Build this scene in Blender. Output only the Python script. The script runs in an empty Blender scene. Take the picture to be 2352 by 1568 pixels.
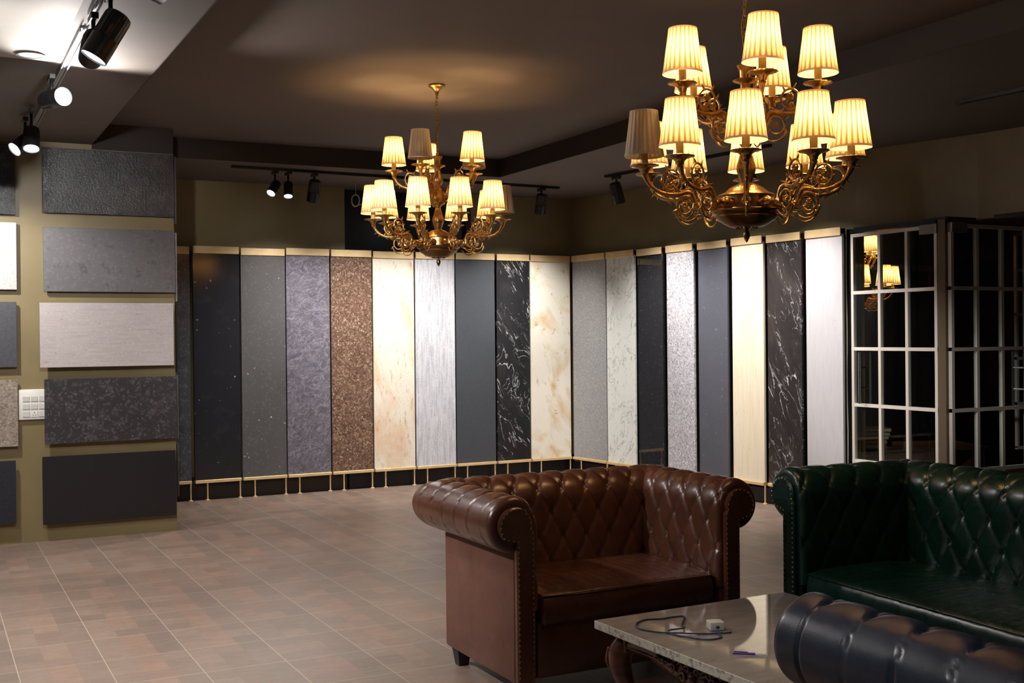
import bpy, bmesh, math, random
from mathutils import Vector, Matrix
from math import sin, cos, pi, radians as R
random.seed(7)
S = bpy.context.scene
COL = S.collection

# ---------------------------------------------------------------- camera, world, exposure
YAW, ROLL, PIT, FPX, CH = R(27.1), 0.0097, 12 / 2650.0, 2650.0, 1.45
cam = bpy.data.cameras.new('camera'); cam_o = bpy.data.objects.new('camera', cam); COL.objects.link(cam_o)
cam.sensor_width = 36; cam.lens = FPX * 36 / 2352; cam.clip_start = .05; cam.clip_end = 100
_R0 = Vector((cos(YAW), -sin(YAW), 0)); _F0 = Vector((sin(YAW), cos(YAW), 0)); _Z = Vector((0, 0, 1))
_F = cos(PIT) * _F0 - sin(PIT) * _Z; _U = cos(PIT) * _Z + sin(PIT) * _F0
_r = cos(ROLL) * _R0 - sin(ROLL) * _U; _u = sin(ROLL) * _R0 + cos(ROLL) * _U
M = Matrix((( _r.x, _u.x, -_F.x, 0), (_r.y, _u.y, -_F.y, 0), (_r.z, _u.z, -_F.z, CH), (0, 0, 0, 1)))
cam_o.matrix_world = M
S.camera = cam_o
S.view_settings.view_transform = 'Standard'; S.view_settings.look = 'None'
S.view_settings.exposure = 0.0; S.view_settings.gamma = 1; S.view_settings.use_curve_mapping = False
w = bpy.data.worlds.new('world'); S.world = w; w.use_nodes = True
w.node_tree.nodes['Background'].inputs[0].default_value = (.62, .70, .85, 1)
w.node_tree.nodes['Background'].inputs[1].default_value = .035
S.cycles.max_bounces = 7; S.cycles.diffuse_bounces = 3; S.cycles.glossy_bounces = 4
S.cycles.transmission_bounces = 6; S.cycles.transparent_max_bounces = 8
S.cycles.sample_clamp_indirect = 4.0; S.cycles.caustics_reflective = False; S.cycles.caustics_refractive = False
try:
    S.cycles.use_denoising = True; S.cycles.use_light_tree = True
except Exception: pass
# light levels (watts)
BULB_W, SPOT_W = 6.0, 108.0
WARM, COOL = (1.0, .60, .25), (1.0, .955, .92)

# ---------------------------------------------------------------- helpers
def tag(o, label=None, cat=None, group=None, kind=None):
    if label: o['label'] = label
    if cat: o['category'] = cat
    if group: o['group'] = group
    if kind: o['kind'] = kind
    return o
def link(o, parent=None):
    COL.objects.link(o)
    if parent is not None: o.parent = parent
    return o
def empty(name, loc=(0, 0, 0), rz=0, **k):
    o = bpy.data.objects.new(name, None); o.empty_display_size = .1; link(o)
    o.location = loc; o.rotation_euler = (0, 0, rz); return tag(o, **k)
def mat_of(me, mats):
    for m in (mats if isinstance(mats, (list, tuple)) else [mats]): me.materials.append(m)
def obj(name, bm, mats, parent=None, smooth=False, loc=None, rot=None, sharp=None):
    me = bpy.data.meshes.new(name); bm.normal_update(); bm.to_mesh(me); bm.free(); mat_of(me, mats)
    if smooth:
        me.polygons.foreach_set('use_smooth', [True] * len(me.polygons))
        if sharp is not None: me.set_sharp_from_angle(angle=R(sharp))
    o = bpy.data.objects.new(name, me); link(o, parent)
    if loc is not None: o.location = loc
    if rot is not None: o.rotation_euler = rot
    return o
def inst(name, me, parent=None, loc=None, rot=None):
    o = bpy.data.objects.new(name, me); link(o, parent)
    if loc is not None: o.location = loc
    if rot is not None: o.rotation_euler = rot
    return o
def box(bm, x0, x1, y0, y1, z0, z1, bev=0, mi=0, seg=2, T=None):
    vs = [bm.verts.new(v) for v in ((x0,y0,z0),(x1,y0,z0),(x1,y1,z0),(x0,y1,z0),(x0,y0,z1),(x1,y0,z1),(x1,y1,z1),(x0,y1,z1))]
    fs = [bm.faces.new([vs[i] for i in f]) for f in ((0,3,2,1),(4,5,6,7),(0,1,5,4),(1,2,6,5),(2,3,7,6),(3,0,4,7))]
    for f in fs: f.material_index = mi
    if T is not None: bmesh.ops.transform(bm, matrix=T, verts=vs)
    if bev:
        es = list({e for f in fs for e in f.edges})
        bmesh.ops.bevel(bm, geom=es, offset=bev, segments=seg, affect='EDGES', profile=.5, clamp_overlap=True)
    return bm
def nb(): return bmesh.new()
def boxo(name, dims, m, parent=None, bev=0, seg=2, smooth=False, **k):
    return obj(name, box(nb(), *dims, bev=bev, seg=seg), m, parent, smooth=smooth, sharp=35 if smooth else None, **k)
def lathe(bm, prof, n=32, c=(0, 0, 0), mi=0, flute=None, T=None, cap=False):
    """prof: (r, z) list; flute(z, a) -> radius factor"""
    rings = []
    for r, z in prof:
        ring = []
        for i in range(n):
            a = 2 * pi * i / n
            f = flute(r, z, a) if flute else 1
            ring.append(bm.verts.new((c[0] + r * f * cos(a), c[1] + r * f * sin(a), c[2] + z)))
        rings.append(ring)
    fs = []
    for A, B in zip(rings, rings[1:]):
        for i in range(n):
            fs.append(bm.faces.new((A[i], A[(i+1) % n], B[(i+1) % n], B[i])))
    if cap:
        fs.append(bm.faces.new(rings[0][::-1])); fs.append(bm.faces.new(rings[-1]))
    for f in fs: f.material_index = mi
    if T is not None: bmesh.ops.transform(bm, matrix=T, verts=[v for r_ in rings for v in r_])
    return rings
def catmull(pts, k=6):
    P = [Vector(p) for p in pts]; P = [2*P[0]-P[1]] + P + [2*P[-1]-P[-2]]; out = []
    for i in range(1, len(P) - 2):
        for j in range(k):
            t = j / k; a, b, c, d = P[i-1:i+3]
            out.append(.5*((2*b)+(c-a)*t+(2*a-5*b+4*c-d)*t*t+(3*b-a-3*c+d)*t**3))
    out.append(P[-2]); return out
def tube(bm, pts, rad, n=8, mi=0, k=6, closed=False, flat=None):
    """swept tube through pts; rad: number or list per control point"""
    C = catmull(pts, k) if k else [Vector(p) for p in pts]
    m = len(C)
    def rr(i):
        if not isinstance(rad, (list, tuple)): return rad
        t = i / (m - 1) * (len(rad) - 1); a = min(int(t), len(rad) - 2); f = t - a
        return rad[a] * (1 - f) + rad[a+1] * f
    rings = []; prev = None
    for i, p in enumerate(C):
        d = (C[min(i+1, m-1)] - C[max(i-1, 0)]).normalized()
        if prev is None:
            up = Vector((0, 0, 1)) if abs(d.z) < .9 else Vector((1, 0, 0))
            x = d.cross(up).normalized()
        else:
            x = (prev - d * prev.dot(d)).normalized()
        prev = x; y = d.cross(x); q = rr(i)
        fl = flat or 1
        rings.append([bm.verts.new(p + x * cos(2*pi*j/n) * q + y * sin(2*pi*j/n) * q * fl) for j in range(n)])
    for A, B in zip(rings, rings[1:]):
        for j in range(n):
            f = bm.faces.new((A[j], A[(j+1) % n], B[(j+1) % n], B[j])); f.material_index = mi; f.smooth = True
    for rg, rev in ((rings[0], False), (rings[-1], True)):
        f = bm.faces.new(rg if rev else rg[::-1]); f.material_index = mi
    return rings
def ball(bm, c, r, mi=0, sc=(1, 1, 1), u=12, v=8):
    T = Matrix.Translation(c) @ Matrix.Diagonal((r*sc[0], r*sc[1], r*sc[2], 1))
    g = bmesh.ops.create_uvsphere(bm, u_segments=u, v_segments=v, radius=1, matrix=T)
    for x in g['verts']:
        for f in x.link_faces: f.material_index = mi; f.smooth = True
def torus(bm, T, r1, r2, n=14, m=6, sx=1.0):
    rings = []
    for i in range(n):
        a = 2*pi*i/n; c = Vector((cos(a)*r1*sx, sin(a)*r1, 0)); e = Vector((cos(a), sin(a), 0))
        rings.append([bm.verts.new(T @ (c + e*cos(2*pi*j/m)*r2 + Vector((0,0,1))*sin(2*pi*j/m)*r2)) for j in range(m)])
    for i in range(n):
        A, B = rings[i], rings[(i+1) % n]
        for j in range(m):
            f = bm.faces.new((A[j], B[j], B[(j+1) % m], A[(j+1) % m])); f.smooth = True

# ---------------------------------------------------------------- materials
def lin(c):
    return tuple(((v/255)/12.92 if v/255 <= .04045 else ((v/255+.055)/1.055)**2.4) for v in c) + (1,)
def base_mat(name, col, rough=.5, metal=0, spec=.5, coat=0, coat_r=.1):
    m = bpy.data.materials.new(name); m.use_nodes = True
    b = m.node_tree.nodes['Principled BSDF']
    b.inputs['Base Color'].default_value = col if len(col) == 4 else col + (1,)
    b.inputs['Roughness'].default_value = rough; b.inputs['Metallic'].default_value = metal
    b.inputs['Specular IOR Level'].default_value = spec
    b.inputs['Coat Weight'].default_value = coat; b.inputs['Coat Roughness'].default_value = coat_r
    return m
class G:
    def __init__(s, m): s.t = m.node_tree; s.n = s.t.nodes; s.b = s.n['Principled BSDF']
    def N(s, ty, **k):
        x = s.n.new('ShaderNode' + ty)
        for a, v in k.items():
            if a.startswith('_'): x.inputs[a[1:].replace('_', ' ')].default_value = v
            else: setattr(x, a, v)
        return x
    def L(s, a, b): s.t.links.new(a, b)
    def coord(s, scale=(1, 1, 1), rot=(0, 0, 0), loc=(0, 0, 0), kind='Object'):
        tc = s.N('TexCoord'); mp = s.N('Mapping')
        mp.inputs['Scale'].default_value = scale; mp.inputs['Rotation'].default_value = rot; mp.inputs['Location'].default_value = loc
        mp.vector_type = 'POINT'
        s.L(tc.outputs[kind], mp.inputs['Vector']); return mp.outputs['Vector']
    def ramp(s, f, stops, interp='LINEAR'):
        r = s.N('ValToRGB'); r.color_ramp.interpolation = interp
        e = r.color_ramp.elements
        while len(e) < len(stops): e.new(.5)
        for x, (p, c) in zip(e, stops):
            x.position = p; x.color = c if isinstance(c, tuple) else (c, c, c, 1)
        s.L(f, r.inputs[0]); return r.outputs[0]
    def mix(s, f, a, b, mode='MIX'):
        x = s.N('Mix', data_type='RGBA', blend_type=mode)
        for i, v in ((0, f), (6, a), (7, b)):
            if hasattr(v, 'links'): s.L(v, x.inputs[i])
            else: x.inputs[i].default_value = v
        return x.outputs[2]
    def math(s, op, a, b=0.0, c=None):
        x = s.N('Math', operation=op)
        for i, v in enumerate((a, b, c)):
            if v is None: continue
            if hasattr(v, 'links'): s.L(v, x.inputs[i])
            else: x.inputs[i].default_value = v
        return x.outputs[0]
def noise(g, vec, scale, detail=4, rough=.5, dist=0.0):
    n = g.N('TexNoise', _Scale=scale, _Detail=detail, _Roughness=rough, _Distortion=dist)
    g.L(vec, n.inputs['Vector']); return n.outputs['Fac']
_seed = [0]
def stone(name, base, layers, rough=.25, spec=.5, bump=0, coat=0, bscale=60):
    """layers: (kind, scale, lo, hi, colour, strength, stretch, rotY, dist)
    kind n: noise patches, s: voronoi speckle, v: thin veins (iso-lines of noise)"""
    m = base_mat(name, lin(base), rough, spec=spec, coat=coat, coat_r=.04); g = G(m)
    _seed[0] += 1; off = (_seed[0]*3.7, _seed[0]*1.9, _seed[0]*5.3)
    col = lin(base)
    for L_ in layers:
        kind, sc, lo, hi, c, st = L_[:6]; stretch = L_[6] if len(L_) > 6 else (1, 1, 1)
        ry = L_[7] if len(L_) > 7 else 0; dist = L_[8] if len(L_) > 8 else 0
        vec = g.coord(rot=(0, R(ry), 0), loc=off)
        mp = g.N('Mapping'); mp.inputs['Scale'].default_value = stretch; g.L(vec, mp.inputs['Vector']); vec = mp.outputs['Vector']
        if kind == 'n':
            f = noise(g, vec, sc, 6, .6, dist); f = g.ramp(f, [(lo, 0.0), (hi, float(st))])
        elif kind == 's':
            v = g.N('TexVoronoi', _Scale=sc); g.L(vec, v.inputs['Vector'])
            sx = g.N('SeparateColor'); g.L(v.outputs['Color'], sx.inputs[0])
            f = g.ramp(sx.outputs[0], [(lo, 0.0), (hi, float(st))])
        else:
            f = noise(g, vec, sc, 5, .55, dist)
            f = g.math('ABSOLUTE', g.math('SUBTRACT', f, .5))
            f = g.ramp(f, [(lo, float(st)), (hi, 0.0)])
            if len(L_) > 9:   # break veins up into patches
                f2 = noise(g, vec, sc*1.3, 3, .5, 0); f2 = g.ramp(f2, [(L_[9], 0.0), (L_[9]+.08, 1.0)])
                f = g.math('MULTIPLY', f, f2)
        col = g.mix(f, col, lin(c))
        # keep output
    g.L(col, g.b.inputs['Base Color'])
    if bump:
        vec = g.coord(loc=off); f = noise(g, vec, bscale, 5, .6)
        b = g.N('Bump', _Strength=bump, _Distance=.004); g.L(f, b.inputs['Height']); g.L(b.outputs[0], g.b.inputs['Normal'])
    return m
def paint(name, col, rough=.6, var=.12, sc=3, bump=.1):
    m = base_mat(name, lin(col), rough); g = G(m)
    v = g.coord(); f = noise(g, v, sc, 5, .6)
    c0 = lin([x*(1-var) for x in col]); c1 = lin([min(255, x*(1+var)) for x in col])
    g.L(g.ramp(f, [(.3, c0), (.7, c1)]), g.b.inputs['Base Color'])
    if bump:
        n = noise(g, v, 90, 3); b = g.N('Bump', _Strength=bump, _Distance=.002); g.L(n, b.inputs['Height']); g.L(b.outputs[0], g.b.inputs['Normal'])
    return m
def leather(name, col, col2, rough=.33, coat=.35, wear=None):
    m = base_mat(name, lin(col), rough, spec=.5, coat=coat, coat_r=.22); g = G(m)
    v = g.coord(); f = noise(g, v, 6, 6, .6)
    c = g.ramp(f, [(.35, lin(col)), (.7, lin(col2))])
    if wear:
        f3 = noise(g, v, 1.7, 7, .7); c = g.mix(g.ramp(f3, [(.5, 0.0), (.72, .6)]), c, lin(wear))
    g.L(c, g.b.inputs['Base Color'])
    g.L(g.ramp(noise(g, v, 14, 5), [(.3, rough-.06), (.7, rough+.1)]), g.b.inputs['Roughness'])
    vo = g.N('TexVoronoi', _Scale=420.0, feature='F1'); g.L(v, vo.inputs['Vector'])
    n2 = noise(g, v, 38, 5, .65)
    h = g.math('ADD', g.math('MULTIPLY', vo.outputs['Distance'], .35), n2)
    b = g.N('Bump', _Strength=.16, _Distance=.0035); g.L(h, b.inputs['Height']); g.L(b.outputs[0], g.b.inputs['Normal'])
    return m

m_ceil = paint('ceiling paint', (100, 91, 85), .75, .04, 1.2, .05)
m_ceil_lit = paint('ceiling patch painted lit', (205, 200, 192), .7, .03, 2, .05)  # lighter colour stands in for strong light on this ceiling patch
m_wall = paint('olive brown wall paint', (136, 122, 86), .42, .05, 2.5, .12)
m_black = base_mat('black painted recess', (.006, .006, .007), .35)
m_brown_base = base_mat('dark brown plinth', lin((38, 30, 24)), .4)
m_void = base_mat('dark interior paint', lin((34, 30, 28)), .6)

# floor tiles: pitch .3625 x .407 m, printed with small slate blocks
m_floor = base_mat('printed slate floor tile', (.2, .15, .12), .38, spec=.4); g = G(m_floor)
tc = g.N('TexCoord'); sp = g.N('SeparateXYZ'); g.L(tc.outputs['Object'], sp.inputs[0])
TX, TY = .3625, .407
fx = g.math('DIVIDE', g.math('SUBTRACT', sp.outputs[0], .721), TX); fy = g.math('DIVIDE', g.math('SUBTRACT', sp.outputs[1], 5.896), TY)
gx = g.math('FRACT', fx); gy = g.math('FRACT', fy)
bx_ = g.math('MULTIPLY', gx, 3.0); by_ = g.math('MULTIPLY', gy, 3.0)
bxi = g.math('FLOOR', bx_); byi = g.math('FLOOR', by_); tyi = g.math('FLOOR', fy); txi = g.math('FLOOR', fx)
cmb = g.N('CombineXYZ'); g.L(bxi, cmb.inputs[0]); g.L(byi, cmb.inputs[1])
wn = g.N('TexWhiteNoise', noise_dimensions='3D'); g.L(cmb.outputs[0], wn.inputs['Vector'])
g.L(g.math('ADD', g.math('MULTIPLY', txi, 7.13), g.math('MULTIPLY', tyi, 3.31)), cmb.inputs[2])
wn_v = wn.outputs['Value']
# columns of the print: grey, rose, ochre-rose
colr = g.ramp(g.math('DIVIDE', g.math('ADD', bxi, .5), 3.0), [(0, lin((150, 130, 116))), (.34, lin((158, 128, 112))), (.67, lin((134, 118, 108)))], 'CONSTANT')
colr = g.mix(g.ramp(wn_v, [(0, 0.0), (1, .8)]), colr, lin((152, 132, 118)))
colr = g.mix(g.ramp(wn.outputs['Color'], [(.35, 0.0), (.9, .55)]), colr, lin((112, 98, 90)))
big = noise(g, tc.outputs['Object'], 2.6, 6, .7); colr = g.mix(g.ramp(big, [(.3, 0.0), (.75, .45)]), colr, lin((122, 104, 92)))
mv = g.N('Mapping'); mv.inputs['Scale'].default_value = (3.5, 14, 1); g.L(tc.outputs['Object'], mv.inputs['Vector'])
st = noise(g, mv.outputs[0], 3.0, 8, .75, .6); colr = g.mix(g.ramp(st, [(.35, .45), (.62, 0.0)]), colr, lin((104, 86, 76)))
st2 = noise(g, mv.outputs[0], 7.0, 8, .8, .3); colr = g.mix(g.ramp(st2, [(.55, 0.0), (.8, .5)]), colr, lin((190, 170, 152)))
def near_edge(fr, wd):
    a = g.math('LESS_THAN', fr, wd); b = g.math('GREATER_THAN', fr, 1 - wd); return g.math('MAXIMUM', a, b)
gr = g.math('MAXIMUM', near_edge(gx, .0055), near_edge(gy, .005))
colr = g.mix(g.math('MULTIPLY', gr, .7), colr, lin((205, 190, 172)))
bl = g.math('MAXIMUM', near_edge(g.math('FRACT', bx_), .012), near_edge(g.math('FRACT', by_), .012))
colr = g.mix(g.math('MULTIPLY', bl, .18), colr, lin((95, 80, 70)))
g.L(colr, g.b.inputs['Base Color'])
hh = g.math('SUBTRACT', g.math('ADD', st, g.math('MULTIPLY', big, .8)), g.math('MULTIPLY', gr, .5))
bp = g.N('Bump', _Strength=.28, _Distance=.006); g.L(hh, bp.inputs['Height']); g.L(bp.outputs[0], g.b.inputs['Normal'])

m_gold = base_mat('satin brass', (.80, .58, .30), .38, metal=.35); g = G(m_gold)
vv = g.coord(scale=(1, 1, 1)); nn = noise(g, vv, 9, 5); g.L(g.ramp(nn, [(.3, (.82, .58, .28, 1)), (.75, (.93, .70, .40, 1))]), g.b.inputs['Base Color'])
m_brass = base_mat('antique brass', (.62, .36, .10), .30, metal=1.0); g = G(m_brass)
vv = g.coord(); nn = noise(g, vv, 40, 6, .7); g.L(g.ramp(nn, [(.3, (.34, .21, .07, 1)), (.6, (.74, .47, .18, 1))]), g.b.inputs['Base Color'])
b = g.N('Bump', _Strength=.35, _Distance=.003); g.L(noise(g, vv, 120, 3), b.inputs['Height']); g.L(b.outputs[0], g.b.inputs['Normal'])
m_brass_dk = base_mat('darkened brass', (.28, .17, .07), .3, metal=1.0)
m_candle = base_mat('ivory candle tube', lin((236, 200, 120)), .45)
m_trackblk = base_mat('black track metal', (.012, .012, .014), .4)
m_tracksil = base_mat('grey track channel', (.45, .45, .47), .35, metal=.7)
m_white_fr = base_mat('white lacquered frame', lin((226, 218, 206)), .4)
m_chrome = base_mat('chrome', (.75, .75, .75), .12, metal=1)
m_steel = base_mat('brushed steel patch', (.32, .30, .28), .35, metal=.9)
m_plastic = base_mat('white switch plastic', lin((236, 234, 228)), .3)
m_plastic2 = base_mat('grey white rocker plastic', lin((214, 212, 206)), .3)
m_hole = base_mat('socket hole', (.02, .02, .02), .5)
m_cable_b = base_mat('blue cable sheath', lin((52, 74, 106)), .4)
m_cable_w = base_mat('cream cable', lin((205, 196, 178)), .5)
m_purple = base_mat('purple plastic', lin((88, 52, 150)), .3)
m_dullw = base_mat('dull plaster', lin((100, 84, 64)), .6)
m_wood = base_mat('carved reddish wood', lin((92, 50, 36)), .32, coat=.3); g = G(m_wood)
v = g.coord(scale=(1, 1, 6)); f = noise(g, v, 8, 6, .6); g.L(g.ramp(f, [(.3, lin((62, 32, 24))), (.7, lin((112, 66, 48)))]), g.b.inputs['Base Color'])
m_leg = base_mat('black stained wood', (.02, .022, .026), .45)
m_nail = base_mat('aged brass nailheads', (.42, .27, .14), .35, metal=1)
m_nail2 = base_mat('pale nailheads', (.55, .6, .55), .3, metal=1)
m_curtain = base_mat('navy curtain cloth', lin((44, 54, 84)), .85)
m_desk = base_mat('dark walnut', lin((58, 36, 28)), .4)
m_paper = base_mat('paper', lin((190, 178, 150)), .7)
m_glass = bpy.data.materials.new('clear door glass'); m_glass.use_nodes = True
nt = m_glass.node_tree; nt.nodes.clear()
_o = nt.nodes.new('ShaderNodeOutputMaterial'); _t = nt.nodes.new('ShaderNodeBsdfTransparent'); _g = nt.nodes.new('ShaderNodeBsdfGlossy')
_x = nt.nodes.new('ShaderNodeMixShader'); _f = nt.nodes.new('ShaderNodeFresnel'); _f.inputs[0].default_value = 1.62
_g.inputs['Roughness'].default_value = .0; _t.inputs[0].default_value = (.80, .84, .84, 1)
_ge = nt.nodes.new('ShaderNodeNewGeometry'); _mm = nt.nodes.new('ShaderNodeMath'); _mm.operation = 'SUBTRACT'; _mm.inputs[0].default_value = 1.0
_m2 = nt.nodes.new('ShaderNodeMath'); _m2.operation = 'MULTIPLY'; nt.links.new(_ge.outputs['Backfacing'], _mm.inputs[1])
nt.links.new(_mm.outputs[0], _m2.inputs[0]); nt.links.new(_f.outputs[0], _m2.inputs[1]); nt.links.new(_m2.outputs[0], _x.inputs[0]); nt.links.new(_t.outputs[0], _x.inputs[1]); nt.links.new(_g.outputs[0], _x.inputs[2]); nt.links.new(_x.outputs[0], _o.inputs[0])

def emis(name, col, st):
    m = bpy.data.materials.new(name); m.use_nodes = True; t = m.node_tree; t.nodes.clear()
    o = t.nodes.new('ShaderNodeOutputMaterial'); e = t.nodes.new('ShaderNodeEmission')
    e.inputs[0].default_value = col + (1,); e.inputs[1].default_value = st; t.links.new(e.outputs[0], o.inputs[0]); return m
m_lens = emis('lit lamp lens', (.95, .98, 1.0), 14.0)
m_lens_off = base_mat('unlit lamp lens', (.05, .05, .05), .2)

# pleated lampshade: UV.x runs round the shade, doubled cloth at each pleat lets less light through
NPL = 22
m_shade = bpy.data.materials.new('pleated cream shade cloth'); m_shade.use_nodes = True
g = G(m_shade); t = m_shade.node_tree
uv = g.N('UVMap'); sx = g.N('SeparateXYZ'); g.L(uv.outputs[0], sx.inputs[0])
ph = g.math('FRACT', g.math('MULTIPLY', sx.outputs[0], float(NPL)))
dbl = g.ramp(ph, [(0, 0.0), (.07, 1.0), (.40, 1.0), (.47, 0.0)])
nz = noise(g, g.coord(), 60, 3)
tcol = g.mix(dbl, (.64, .50, .28, 1), (.22, .125, .05, 1))
out = g.n['Material Output']; g.n.remove(g.b)
dif = g.N('BsdfDiffuse'); tr = g.N('BsdfTranslucent'); mx = g.N('MixShader'); mx.inputs[0].default_value = .44
dif.inputs[0].default_value = (.88, .80, .66, 1); g.L(tcol, tr.inputs[0])
g.L(dif.outputs[0], mx.inputs[1]); g.L(tr.outputs[0], mx.inputs[2]); g.L(mx.outputs[0], out.inputs[0])
m_trim = bpy.data.materials.new('shade trim braid'); m_trim.use_nodes = True; g = G(m_trim)
g.n.remove(g.b); dif = g.N('BsdfDiffuse'); tr = g.N('BsdfTranslucent'); mx = g.N('MixShader'); mx.inputs[0].default_value = .10
dif.inputs[0].default_value = (.72, .60, .46, 1); tr.inputs[0].default_value = (.55, .38, .22, 1)
g.L(dif.outputs[0], mx.inputs[1]); g.L(tr.outputs[0], mx.inputs[2]); g.L(mx.outputs[0], g.n['Material Output'].inputs[0])

# ---------------------------------------------------------------- room shell
ZS, ZC = 2.89, 3.05
def struct(name, bm, m, **k): return tag(obj(name, bm, m, **k), kind='structure')
fl = nb(); box(fl, -3.5, 11.2, -1.5, 10.9, -.1, 0); struct('floor', fl, m_floor)
# soffit ring (lower ceiling) around the raised tray
TL, TR, TB, TF = 1.13, 4.68, 9.35, -1.0
c = nb()
box(c, -3.5, TL, -1.5, 10.9, ZS, ZC + .12); box(c, TR, 7.6, -1.5, 10.9, ZS, ZC + .12)
box(c, TL, TR, TB, 10.9, ZS, ZC + .12)
struct('ceiling', c, m_ceil)
c = nb(); box(c, TL - .01, TR + .01, -1.5, TB + .01, ZC, ZC + .15); tag(obj('ceiling', c, m_ceil), kind='structure')
m_trayshade = base_mat('tray edge painted shade', lin((44, 38, 34)), .7)  # dark colour stands in for the shade on the tray faces
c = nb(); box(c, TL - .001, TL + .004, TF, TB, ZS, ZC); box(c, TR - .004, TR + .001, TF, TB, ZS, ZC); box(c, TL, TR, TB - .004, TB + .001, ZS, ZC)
struct('tray_painted_shade', c, m_trayshade)
c = nb(); box(c, -2.6, .62, 3.2, 6.33, ZS - .012, ZS - .0005); tag(obj('ceiling', c, m_ceil_lit), kind='structure')  # thin sheet with the ceiling's bright light put into its colour
# back wall with dark opening between X 3.63 and 4.97
c = nb(); box(c, -3.5, 3.63, 10.60, 10.9, 0, ZS); box(c, 4.97, 6.6, 10.60, 10.9, 0, ZS)
struct('wall_back', c, m_wall)
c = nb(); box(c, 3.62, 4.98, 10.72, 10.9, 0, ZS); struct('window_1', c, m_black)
c = nb(); box(c, 1.72, 3.62, 10.565, 10.598, 0, .20); struct('baseboard_back', c, m_brown_base)
c = nb(); box(c, 3.64, 6.13, 10.565, 10.598, 0, .20); struct('baseboard_back', c, m_black)
# stub wall carrying the sample panels
c = nb(); box(c, -3.5, TL, 8.97, 9.12, 0, ZS); box(c, TL, 1.715, 8.97, 9.12, 0, 2.855); struct('wall_left', c, m_wall)
c = nb(); box(c, TL, 1.715, 8.969, 9.12, 2.8555, ZC); struct('stub_painted_shade', c, m_trayshade)  # wall top above the panels, its shade put into the colour
c = nb(); box(c, -3.5, -3.35, -1.5, 10.9, 0, ZS); struct('wall_side', c, m_wall)
# right wall behind the slabs, slightly skewed
def wall_seg(bm, p, q, z0, z1, th=.10):
    p, q = Vector(p), Vector(q); d = (q - p).normalized(); nrm = Vector((-d.y, d.x)) if (-d.y) > 0 else Vector((d.y, -d.x))
    a = [p, q, q + nrm*th, p + nrm*th]
    vs = [bm.verts.new((v.x, v.y, z0)) for v in a] + [bm.verts.new((v.x, v.y, z1)) for v in a]
    for f in ((0,1,2,3),(7,6,5,4),(0,4,5,1),(1,5,6,2),(2,6,7,3),(3,7,4,0)): bm.faces.new([vs[i] for i in f])
    bmesh.ops.recalc_face_normals(bm, faces=bm.faces)
c = nb(); wall_seg(c, (6.17, 10.6), (6.60, 6.90), 0, ZS); struct('wall_right', c, m_wall)
c = nb(); wall_seg(c, (6.60, 6.90), (6.86, 5.93), 2.27, ZS); wall_seg(c, (6.86, 5.93), (7.35, 3.0), 2.27, ZS)
struct('wall_right', c, m_wall)
c = nb(); box(c, 6.56, 6.86, 5.95, 6.88, 2.262, 2.28); box(c, 6.88, 11, -1.4, 5.93, 2.272, 2.29); struct('trim_1', c, m_brown_base)
c = nb(); wall_seg(c, (6.10, 10.55), (6.53, 6.95), 0, .13, .03); struct('baseboard_right', c, m_black)
# glazed office beyond the right wall
c = nb(); box(c, 6.7, 11.1, 10.2, 10.3, 0, 3.1); box(c, 11.0, 11.1, -1.4, 10.3, 0, 3.1); box(c, 7.55, 11.1, 5.85, 10.3, 3.05, 3.15); box(c, 6.95, 11.1, 5.90, 5.96, 2.27, 3.1)
struct('wall_office', c, m_void)

# ---------------------------------------------------------------- glass doors
def grid_door(name, xs, zs, parts, wbar=.028):
    pass
def glazed(root, xs, zs, bw=.026, bt=.03):
    f = nb()
    for i, x in enumerate(xs): box(f, x - bw/2, x + bw/2, -bt/2, bt/2, zs[0], zs[-1] + bw/2)
    for z in zs: box(f, xs[0] - bw/2, xs[-1] + bw/2, -bt/2 - .001, bt/2 + .001, z - bw/2, z + bw/2)
    obj('door_frame', f, m_white_fr, root)
    p = nb(); box(p, xs[0], xs[-1], -.004, .004, zs[0], zs[-1]); obj('glass_pane', p, m_glass, root)
def handle(root, x, z0, z1, side=-1):
    h = nb()
    for s in (-1, 1):
        tube(h, [(x, s*.055, z0), (x, s*.055, z1)], .012, 10, k=0)
    for z in (z0 + .12, z1 - .12): tube(h, [(x, -.065, z), (x, .065, z)], .008, 8, k=0)
    obj('handle', h, m_chrome, root, smooth=True, sharp=40)
zr = [.02, .445, .885, 1.325, 1.765, 2.215]
# door A: plane X = 6.55, from Y 6.875 (far) to 6.03 (near)
d = empty('door_1', (6.55, 6.875, 0), R(-90), kind='structure'); glazed(d, [0, .285, .56, .84], zr)
handle(d, .115, .90, 1.30)
boxo('hinge', (.70, .86, -.03, .03, 2.165, 2.235), m_steel, d, bev=.003)
# door B: plane Y = 5.93
d = empty('door_2', (6.575, 5.93, 0), 0, kind='structure'); glazed(d, [0, .255, .515, .775], zr)
handle(d, .70, .90, 1.30)
boxo('hinge', (-.02, .14, -.03, .03, 2.165, 2.235), m_steel, d, bev=.003)
d = empty('door_3', (7.40, 5.93, 0), 0, kind='structure'); glazed(d, [0, .26, .52, .78, 1.04], zr)
c = nb(); box(c, 6.535, 6.57, 5.945, 6.015, 0, 2.26); box(c, 6.57, 6.66, 5.99, 6.05, 0, 2.26); struct('trim_2', c, m_dullw)
c = nb(); box(c, 6.535, 6.60, 6.905, 6.94, 0, 2.27); box(c, 6.535, 6.59, 6.03, 6.94, 2.236, 2.262); struct('trim_3', c, m_black)
# inner framed window at the far side of the office
d = empty('window_2', (9.72, 7.95, 0), 0, kind='structure'); glazed(d, [0, .5, 1.0], [.29, .73, 1.18, 1.62, 2.06, 2.42], .03, .03)
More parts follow.
